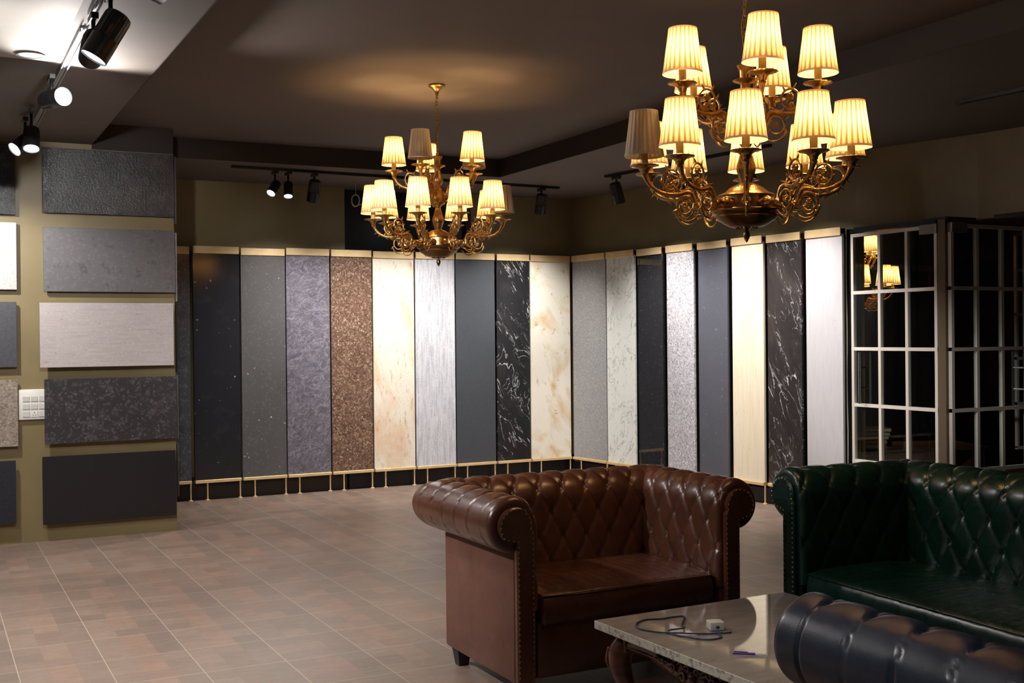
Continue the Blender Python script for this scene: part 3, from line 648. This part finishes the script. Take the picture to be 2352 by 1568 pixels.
# shade
sb = nb(); uvl = sb.loops.layers.uv.new('UVMap'); NS = NPL*6
def shade_r(i, r): 
    p = (i % 6)/6.0; return r*(1 + (.018 if p < .45 else -.004) * (1 if r > .05 else .8))
lv = [(.0768, 0.070), (.0766, .078), (.0745, .0825), (.0695, .120), (.064, .165), (.0588, .205), (.0555, .2375), (.0555, .2405), (.0548, .247)]
rings = [[sb.verts.new(((shade_r(i, r) if 1 < j < 7 else r*1.012)*cos(2*pi*i/NS), (shade_r(i, r) if 1 < j < 7 else r*1.012)*sin(2*pi*i/NS), z)) for i in range(NS)] for j, (r, z) in enumerate(lv)]
for j in range(len(lv) - 1):
    for i in range(NS):
        f = sb.faces.new((rings[j][i], rings[j][(i+1) % NS], rings[j+1][(i+1) % NS], rings[j+1][i]))
        f.material_index = 1 if j in (0, len(lv) - 2) else 0; f.smooth = True
        for l_, (u_, v_) in zip(f.loops, ((i/NS, j), ((i+1)/NS, j), ((i+1)/NS, j+1), (i/NS, j+1))): l_[uvl].uv = (u_, v_/8)
shade_me = bpy.data.meshes.new('lamp_shade'); sb.to_mesh(shade_me); sb.free(); shade_me.materials.append(m_shade); shade_me.materials.append(m_trim)

sk_ = nb(); lathe(sk_, [(0, 0), (.020, 0), (.020, .012), (.012, .020), (.018, .030), (.021, .040), (.016, .052), (.009, .060), (.009, .075), (.012, .080), (.012, .092), (0, .092)], 14, T=Matrix.Translation((.098, 0, 0)) @ Matrix.Rotation(R(90), 4, 'Y'))
sock_me = bpy.data.meshes.new('arm_socket'); sk_.to_mesh(sock_me); sk_.free(); sock_me.materials.append(m_brass)
sk_ = nb(); lathe(sk_, [(0, 0), (.012, 0), (.010, .02), (0, .02)], 12, T=Matrix.Translation((.042, 0, 0)) @ Matrix.Rotation(R(90), 4, 'Y'))
sock2_me = bpy.data.meshes.new('arm_socket'); sk_.to_mesh(sock2_me); sk_.free(); sock2_me.materials.append(m_brass)
for m_ in (sock_me, sock2_me): m_.polygons.foreach_set('use_smooth', [True]*len(m_.polygons)); m_.set_sharp_from_angle(angle=R(50))
def chandelier(cx, cy, ztip, label, low_a0, up_a0, unlit_low, unlit_up, kb=1.0):
    e = empty('chandelier', (cx, cy, ztip), 0, label=label, cat='chandelier')
    face = math.atan2(-cy, -cx)      # azimuth of the viewer's side
    # column
    cl = nb()
    flt = lambda r, z, a: 1 + (.05*cos(a*10) if (.25 < z < .38 or .52 < z < .62) and r > .012 else 0)
    lathe(cl, [(.0, .22), (.018, .225), (.022, .24), (.030, .265), (.036, .285), (.035, .305), (.027, .33), (.020, .355), (.017, .375), (.022, .382), (.024, .388), (.040, .395), (.047, .402), (.047, .408), (.044, .414), (.044, .468), (.047, .472), (.040, .490), (.028, .503), (.020, .512), (.024, .520), (.033, .532), (.036, .548), (.030, .570), (.021, .600), (.019, .622), (.024, .628), (.046, .636), (.050, .640), (.046, .643), (.022, .648), (.022, .668), (.026, .685), (.034, .698), (.030, .701), (.012, .700), (.008, .706), (.012, .715), (.006, .725), (0, .727)], 40, flute=flt)
    obj('column', cl, m_brass, e, smooth=True, sharp=60)
    bw = nb(); lathe(bw, [(0, .24), (.022, .236), (.045, .226), (.070, .212), (.082, .200), (.088, .196), (.112, .186), (.116, .182), (.100, .180), (.100, .132), (.112, .130), (.136, .128), (.139, .124), (.134, .116), (.124, .110), (.119, .106), (.121, .100), (.108, .086), (.096, .080), (.092, .076), (.070, .064), (.060, .060), (.038, .056), (.030, .058), (0, .058)], 56)
    for k in range(len(bw.faces)): pass
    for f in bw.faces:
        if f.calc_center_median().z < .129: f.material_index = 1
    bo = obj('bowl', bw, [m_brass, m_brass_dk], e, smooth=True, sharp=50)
    for i in range(10):
        a = face + R(low_a0 + 36*i)
        inst('arm_socket', sock_me, e, (0, 0, .15), (0, 0, a))
    for i in range(5):
        a = face + R(up_a0 + 72*i)
        inst('arm_socket', sock2_me, e, (0, 0, .46), (0, 0, a))
    fi = nb(); lathe(fi, [(0, 0), (.004, .003), (.012, .020), (.014, .032), (.009, .044), (.007, .050), (.011, .054), (.007, .060), (.010, .066), (.010, .076), (0, .076)], 16)
    for i in range(16): ball(fi, (.040*cos(i*pi/8), .040*sin(i*pi/8), .058), .006, u=8, v=6)
    obj('finial', fi, m_brass_dk, e, smooth=True)
    top = ZC - ztip
    cp = nb(); lathe(cp, [(0, top - .07), (.008, top - .068), (.012, top - .05), (.020, top - .035), (.038, top - .018), (.052, top - .012), (.054, top - .006), (.050, top - .0005), (0, top - .0005)], 32)
    obj('canopy', cp, m_brass, e, smooth=True, sharp=60)
    z = .735; k = 0; ch = nb()
    while z < top - .07:
        T = Matrix.Translation((0, 0, z)) @ Matrix.Rotation(R(90*(k % 2) + 20), 4, 'Z') @ Matrix.Rotation(R(90), 4, 'X')
        torus(ch, T, .013, .0022, 12, 6, sx=.6); z += .0215; k += 1
    obj('chain', ch, m_brass, e)
    cr = nb(); tube(cr, [(.004, 0, .72), (-.012, .004, .72 + (top - .79)*.3), (.008, -.004, .72 + (top - .79)*.55), (-.008, .0, .72 + (top - .79)*.8), (.0, 0, top - .05)], .0026, 6)
    obj('cord', cr, m_cable_w if False else base_mat('dark and gold twisted cord', (.35, .28, .06), .4), e)
    def mkarm(a, r, z, lit):
        o = inst('arm', arm_me, e, (r*cos(a), r*sin(a), z), (0, 0, a))
        inst('bobeche', cup_me, o, (.204, 0, .108)); inst('candle_tube', cd_me, o, (.204, 0, .112))
        inst('lamp_shade', shade_me, o, (.204, 0, .116), (0, R(random.uniform(-1.5, 1.5)), random.uniform(0, 6)))
        if lit:
            L = bpy.data.lights.new('bulb', 'POINT'); L.energy = BULB_W*kb; L.color = WARM; L.shadow_soft_size = .016
            b_ = bpy.data.objects.new('bulb', L); link(b_, o); b_.location = (.204, 0, .118 + .165)
    for i in range(10): mkarm(face + R(low_a0 + 36*i), .206, .15, i not in unlit_low)
    for i in range(5): mkarm(face + R(up_a0 + 72*i), .074, .46, i not in unlit_up)
    return e
# azimuth grows anticlockwise from above: screen-right as seen by the viewer
chandelier(2.93, 6.74, 1.897, 'brass chandelier with pleated cream shades hanging farther back over open floor', 19, 50, {2}, {1, 4})
chandelier(2.91, 3.64, 1.812, 'large brass chandelier with pleated cream shades nearest the viewer, over the sofas', 0, 13, {8}, set())

chandelier(8.08, 8.55, 1.58, 'brass chandelier inside the dark office, seen through the glass door', 18, 46, {9}, set(), 1.1)
# ---------------------------------------------------------------- chesterfield sofas
def sofa(cx, cy, rz, label, W, D, zc, r, seat_z, m_l, m_side, m_nl, dx=.125, dy=.10, H=.023, parts_side=None, seatH=.12, cush_front=.0, seg_scale=1.0, gd=.30):
    e = empty('chesterfield_sofa', (cx, cy, 0), rz, label=label, cat='sofa')
    TH = .12; cq = .12; xin = W/2 - TH; yin = D - TH; z0 = seat_z - .06
    # profile: (q, z, nq, nz, s)
    prof = []; s = 0
    n1 = 30; L1 = zc - z0; n2 = 66
    for i in range(n1):
        t_ = i/n1; prof.append((cq - r - .0 + 0*t_, z0 + L1*t_, -1.0, 0.0, L1*t_))
    tot = R(285)
    for i in range(n2 + 1):
        ph = pi - tot*i/n2; prof.append((cq + r*cos(ph), zc + r*sin(ph), cos(ph), sin(ph), L1 + r*tot*i/n2))
    s_top = L1 + r*R(92)                     # last button row sits on the crest
    jt = round((s_top - .10)/dy); dyy = (s_top - .06)/max(1, jt)
    def puff(u, s_, cr=1.0):
        V = (s_top - s_)/dyy; U = u/dx
        if V >= 0:
            a, b_ = U + V/2, U - V/2
            ca, cb_ = abs(sin(pi*a)), abs(sin(pi*b_))
            h = .42*(1 - math.exp(-ca*cb_*3.0)) + .12*(1 - math.exp(-min(ca, cb_)/.08)) + .50*(1 - math.exp(-(ca*ca + cb_*cb_)/.09))
            return H*(h - .35)
        k = abs(sin(pi*U)); fade = 1.0
        t_ = min(1, -V/.38)
        h0 = .42*(1 - math.exp(-k*k*3.0)) + .12*(1 - math.exp(-k/.08)) + .50*(1 - math.exp(-(2*k*k)/.09))
        h1 = .80 - gd*math.exp(-(k/.055)**2)
        return H*((h0*(1 - t_) + h1*t_) - .35)
    def seg(name, fn, L_, nt, front=False, u0=0.0):
        bm = nb(); grid = []
        for i in range(nt + 1):
            row = []
            for (q, z, nq, nz, s_) in prof:
                p, nrm, dist = fn(i/nt, q, nq)
                hgt = puff(dist + u0, s_)
                if front and dist < .03: hgt -= .026*(1 - math.sqrt(max(0, 1 - (1 - dist/.03)**2))); 
                row.append(bm.verts.new((p[0] + nrm[0]*hgt, p[1] + nrm[1]*hgt, z + nz*hgt)))
            grid.append(row)
        for i in range(nt):
            for j in range(len(prof) - 1):
                f = bm.faces.new((grid[i][j], grid[i+1][j], grid[i+1][j+1], grid[i][j+1])); f.smooth = True
        if front: bm.faces.new(grid[0])
        bmesh.ops.recalc_face_normals(bm, faces=bm.faces)
        return obj(name, bm, m_l, e)
    for sg in (-1, 1):
        def fn(t_, q, nq, sg=sg):
            # rows crowd near the front so the edge can round over
            tt = t_**1.25; yend = yin + q; y = .004 + (yend - .004)*tt
            return (sg*(xin + q), y), (sg*nq, 0), y - .004
        seg('arm', fn, D, int(96*seg_scale), True, u0=dx*.35)
    nb_ = int((W/.9)*120*seg_scale)
    def fnb(t_, q, nq):
        x = (xin + q)*(2*t_ - 1); return (x, yin + q), (0, nq), x + 40*dx
    seg('backrest', fnb, W, nb_, False, u0=dx*.5)
    # outer shell: side panels and back panel
    for sg in (-1, 1):
        a = nb(); x0, x1 = sorted((sg*(W/2 - .10), sg*W/2)); box(a, x0, x1, .012, D - .02, .08, zc - r + .03, bev=.008); obj('side_panel', a, m_side, e, smooth=True, sharp=40)
    a = nb(); box(a, -W/2 + .004, W/2 - .004, D - .09, D, .08, zc - r + .03, bev=.008); obj('back_panel', a, m_side, e, smooth=True, sharp=40)
    # arm fronts: keyhole-shaped facings with a row of nailheads
    for sg in (-1, 1):
        xc = sg*(xin + cq); rr = r*.74; pts = []
        inner, outer = sg*(xin + .038), sg*(xin + TH - .004)
        a0 = math.acos(max(-1, min(1, (xin + .018 - (xin + cq))/rr)))
        pol = [(outer, .085), (outer, zc - rr*.86)]
        a_out = -.72
        for i in range(29):
            a_ = a_out + (pi + .25 - a_out)*i/28
            pol.append((xc + sg*rr*cos(a_), zc + rr*sin(a_)))
        pol += [(inner, zc - rr*.45), (inner, .085)]
        bm = nb(); A = [bm.verts.new((x, .012, z)) for x, z in pol]; cxm = sum(x for x, z in pol)/len(pol)
        B = [bm.verts.new((x, -.010, z)) for x, z in pol]
        Cc = [bm.verts.new((x + (.006 if x < (inner+outer)/2 else -.006), -.016, z - (.006 if z > zc else 0))) for x, z in pol]
        nP = len(pol)
        for P_, Q_ in ((A, B), (B, Cc)):
            for i in range(nP): bm.faces.new((P_[i], P_[(i+1) % nP], Q_[(i+1) % nP], Q_[i]))
        bm.faces.new(Cc); bm.faces.new(A[::-1]); bmesh.ops.recalc_face_normals(bm, faces=bm.faces)
        fo = obj('arm_facing', bm, m_l, e)
        # nails
        C2 = [Vector((x + (.008 if x < (inner+outer)/2 else -.008), -.0165, z - (.006 if z > zc else 0))) for x, z in pol]
        nl = nb(); step = .0215; acc = 0
        for a_, b_ in zip(C2, C2[1:]):
            L_ = (b_ - a_).length; t_ = acc
            while t_ < L_:
                p = a_.lerp(b_, t_/L_); ball(nl, p, .0042, sc=(1, .55, 1), u=6, v=4); t_ += step
            acc = t_ - L_
        obj('nailhead_trim', nl, m_nl, fo)
    # seat cushion and base
    a = nb(); x0 = xin - .004
    nx, ny = int(W/.012), 56; zt = seat_z; grid = []
    yf, yb = -cush_front + .010, yin + .02
    prof2 = [(yf + .02, zt - seatH - .01), (yf + .004, zt - seatH), (yf, zt - seatH + .02), (yf - .002, zt - seatH*.6), (yf + .001, zt - .045), (yf + .006, zt - .024), (yf + .018, zt - .009), (yf + .036, zt - .001), (yf + .06, zt + .003), (yf + .12, zt + .010), (yf + .25, zt + .014), (yb - .1, zt + .008), (yb, zt - .004)]
    for (y, z) in prof2:
        row = []
        for i in range(nx + 1):
            x = -x0 + 2*x0*i/nx; ed = min(x + x0, x0 - x); rd = 0
            if ed < .02: rd = .016*(1 - math.sqrt(max(0, 1 - (1 - ed/.02)**2)))
            wr = .0016*sin(x*61 + y*20)*sin(x*23 + 1.3) + .0012*sin(x*140 + z*40)
            row.append(a.verts.new((x, y + wr*.6 + (rd if y < yf + .03 else 0), z - (rd if z > zt - .03 else 0) + wr)))
        grid.append(row)
    for j in range(len(prof2) - 1):
        for i in range(nx):
            f = a.faces.new((grid[j][i], grid[j][i+1], grid[j+1][i+1], grid[j+1][i])); f.smooth = True
    sc2 = obj('seat_cushion', a, m_l, e)
    pp = nb(); tube(pp, [(-x0 + .012, yf + .010, zt - .010), (-x0*.5, yf + .007, zt - .009), (0, yf + .007, zt - .009), (x0*.5, yf + .007, zt - .009), (x0 - .012, yf + .010, zt - .010)], .0038, 6)
    tube(pp, [(-x0 + .012, yf + .010, zt - .010), (-x0 + .006, yf + .15, zt + .006), (-x0 + .006, yb - .08, zt + .004)], .0038, 6); tube(pp, [(x0 - .012, yf + .010, zt - .010), (x0 - .006, yf + .15, zt + .006), (x0 - .006, yb - .08, zt + .004)], .0038, 6)
    obj('piping', pp, m_l, sc2)
    a = nb(); box(a, -xin - .01, xin + .01, .022, D - .08, .08, zt - seatH + .005, bev=.01); obj('seat_base', a, m_l, e, smooth=True, sharp=40)
    for sx in (-1, 1):
        for y in (.06, D - .07):
            x = sx*(W/2 - .05); lg = nb()
            vs = []
            for zz, h in ((0, .022), (.082, .034)):
                vs.append([lg.verts.new((x + a_*h, y + b_*h, zz)) for a_, b_ in ((-1,-1),(1,-1),(1,1),(-1,1))])
            for i in range(4): lg.faces.new((vs[0][i], vs[0][(i+1) % 4], vs[1][(i+1) % 4], vs[1][i]))
            lg.faces.new(vs[0][::-1]); lg.faces.new(vs[1]); obj('leg', lg, m_leg, e)
    return e
m_lb = leather('dark brown leather', (74, 43, 32), (96, 58, 42), .30, .4)
m_lbs = leather('worn brown side leather', (96, 60, 50), (112, 74, 62), .42, .15, wear=(122, 88, 78))
m_lg = leather('dark green leather', (12, 42, 38), (15, 50, 45), .28, .35)
m_lk = leather('black navy leather', (30, 37, 52), (36, 43, 58), .36, .3)
sofa(2.615, 4.03, 0, 'dark brown tufted leather chesterfield loveseat with worn left side', 1.10, .69, .705, .100, .418, m_lb, m_lbs, m_nail)
gw = 1.9; gr_ = R(-92.5)
sofa(3.42 + gw/2*cos(gr_), 4.03 + gw/2*sin(gr_), gr_, 'dark green tufted leather chesterfield sofa on the right', gw, .72, .735, .105, .408, m_lg, m_lg, m_nail2, dx=.145, dy=.11, H=.022)
sofa(2.615, 2.36, pi, 'black tufted leather chesterfield sofa in the right foreground, arm roll nearest the viewer', 1.10, .80, .648, .108, .40, m_lk, m_lk, m_nail, dx=.158, dy=.10, H=.026, gd=.42)

# ---------------------------------------------------------------- coffee table
tr = R(1.5)
m_top = stone('greige veined table stone', (160, 152, 146), [('n', 9, .45, .7, (132, 122, 114), .6, (.5, 3, 1), 0, .4), ('n', 40, .62, .70, (92, 82, 74), .6, (.6, 3, 1)), ('n', 6, .5, .75, (172, 164, 156), .5, (.6, 2, 1))], .04, spec=.8)
m_top_edge = stone('rough sawn stone edge', (212, 206, 194), [('n', 60, .5, .7, (150, 142, 130), .7), ('s', 90, .85, .95, (110, 104, 94), .6)], .6)
tb = empty('coffee_table', (2.093, 3.477, 0), tr, label='square grey stone coffee table on a carved reddish wooden base', cat='coffee table')
tw, tl = .87, .98
a = nb(); box(a, 0, tw, -tl, 0, .421, .450, bev=.0015, seg=1)
for f in a.faces: f.material_index = 0 if f.normal.z > .9 else 1
a.normal_update()
for f in a.faces: f.material_index = 0 if f.normal.z > .9 else 1
obj('table_top', a, [m_top, m_top_edge], tb)
ins = .085
def apron(x0, y0, x1, y1):
    bm = nb(); n = 40; p, q = Vector((x0, y0, 0)), Vector((x1, y1, 0)); d_ = (q - p); nrm = Vector((d_.y, -d_.x, 0)).normalized()
    rows = []
    for i in range(n + 1):
        t_ = i/n; dip = .062 + .045*math.exp(-((t_ - .5)/.16)**2) + .008*cos(t_*6*pi) ; b_ = p + d_*t_
        rows.append([bm.verts.new(b_ + nrm*o_ + Vector((0, 0, z_))) for o_, z_ in ((0, .42), (.0, .42 - dip), (.022, .42 - dip), (.030, .42 - dip*.6), (.022, .405), (.022, .42))])
    for A, B in zip(rows, rows[1:]):
        for j in range(6): bm.faces.new((A[j], B[j], B[(j+1) % 6], A[(j+1) % 6])).smooth = True
    mid = p + d_*.5 + nrm*.032; u = d_.normalized()
    for s in (-1, 1):     # carved acanthus scrolls
        for k, (o_, z_, rr) in enumerate([(.05, .352, .020), (.10, .372, .015), (.155, .378, .011), (.025, .385, .014)]):
            pts = [mid + u*s*(o_ + rr*(1 - i/14)*cos(i*.62)) + Vector((0, 0, z_ + rr*(1 - i/14)*sin(i*.62))) + nrm*.003*i/14 for i in range(13)]
            tube(bm, pts, [.0065, .005, .003], 6, k=2)
            tube(bm, [mid + u*s*(o_ + rr) + Vector((0, 0, z_)), mid + u*s*(o_ + rr + .025) + Vector((0, 0, z_ + .012)), mid + u*s*(o_ + rr + .05) + Vector((0, 0, z_ - .008))], [.007, .005, .001], 6, k=4)
    ball(bm, mid + Vector((0, 0, .36)), .016, sc=(1, 1, 1.2)); tube(bm, [mid + Vector((0, 0, .345)), mid + nrm*.006 + Vector((0, 0, .33)), mid + Vector((0, 0, .312))], [.010, .008, .002], 6)
    tube(bm, [p + nrm*.027 + Vector((0, 0, .372)), p + d_*.25 + nrm*.03 + Vector((0, 0, .378)), p + d_*.38 + nrm*.03 + Vector((0, 0, .37))], .004, 6)
    tube(bm, [q + nrm*.027 + Vector((0, 0, .372)), p + d_*.75 + nrm*.03 + Vector((0, 0, .378)), p + d_*.62 + nrm*.03 + Vector((0, 0, .37))], .004, 6)
    bmesh.ops.recalc_face_normals(bm, faces=bm.faces)
    obj('carved_apron', bm, m_wood, tb)
X0, X1, Y0, Y1 = ins, tw - ins, -tl + ins, -ins
apron(X0 , Y1, X0, Y0); apron(X0, Y0, X1, Y0); apron(X1, Y0, X1, Y1); apron(X1, Y1, X0, Y1)
for sx, x in ((-1, X0), (1, X1)):
    for sy, y in ((-1, Y0), (1, Y1)):
        lg = nb(); d_ = Vector((sx, sy, 0)).normalized()
        P = [(0, .415), (.012, .385), (.034, .345), (.036, .300), (.018, .240), (.0, .17), (-.010, .10), (-.004, .055), (.020, .030), (.034, .018)]
        tube(lg, [Vector((x, y, 0)) + d_*(o_ - .008) + Vector((0, 0, z_)) for o_, z_ in P], [.030, .040, .043, .040, .031, .024, .019, .019, .023, .014], 12)
        box(lg, x - .034, x + .034, y - .034, y + .034, .352, .42, bev=.006)
        # knee carving
        tube(lg, [Vector((x, y, 0)) + d_*(.066) + Vector((0, 0, .36)), Vector((x, y, 0)) + d_*(.072) + Vector((0, 0, .31)), Vector((x, y, 0)) + d_*.052 + Vector((0, 0, .26))], [.008, .010, .002], 6)
        obj('leg', lg, m_wood, tb, smooth=False)
a = nb(); box(a, X0 + .1, X1 - .1, Y0 + .1, Y1 - .1, .10, .115, bev=.004); obj('lower_stretcher', a, m_wood, tb)
for x, y in ((X0, Y0), (X1, Y0), (X0, Y1), (X1, Y1)):
    pass

# charger, cable, pen on the table
ch = empty('charger', (2.385, 3.168, .4505), R(-18), label='white wall charger lying on the stone coffee table', cat='charger')
boxo('charger_body', (-.026, .026, -.024, .024, 0, .030), m_plastic, ch, bev=.005, seg=3, smooth=True)
boxo('port', (-.006, .006, -.0248, -.0235, .009, .016), m_hole, ch)
pn = nb(); 
for s in (-.008, .008): box(pn, s-.0025, s+.0025, .022, .036, .010, .015)
obj('prong', pn, m_chrome, ch)
import math as _m
T_ = .4535
cable_px = [(2.372, 3.142, T_+.008), (2.350, 3.105, T_+.002), (2.330, 3.065, T_), (2.275, 3.065, T_), (2.235, 3.12, T_), (2.215, 3.19, T_), (2.23, 3.215, T_+.003), (2.29, 3.215, T_+.003), (2.312, 3.26, T_), (2.39, 3.36, T_), (2.30, 3.37, T_), (2.245, 3.385, T_), (2.185, 3.35, T_), (2.160, 3.29, T_), (2.19, 3.22, T_), (2.235, 3.175, T_+.002), (2.31, 3.13, T_), (2.40, 3.10, T_)]
cb = nb(); tube(cb, cable_px, .0029, 6, k=6)
tag(obj('charging_cable', cb, m_cable_b, smooth=True), 'looped blue cable plugged into the white charger on the coffee table', 'cable')
pe = empty('pen', (2.245, 2.893, .455), math.atan2(2.825 - 2.893, 2.325 - 2.245), label='purple ballpoint pen with a white grip lying on the coffee table', cat='pen')
RY = Matrix.Rotation(R(90), 4, 'Y')
a = nb(); lathe(a, [(0, 0), (.0035, 0), (.0042, .004), (.0042, .068), (0, .068)], 12, T=RY); obj('barrel', a, m_purple, pe, smooth=True, sharp=40)
a = nb(); lathe(a, [(0, .0685), (.0045, .0685), (.0042, .095), (.0012, .106), (0, .106)], 12, T=RY); obj('grip', a, m_plastic, pe, smooth=True, sharp=40)
a = nb(); box(a, .004, .045, -.0015, .0015, .0042, .0062); obj('clip', a, m_purple, pe)
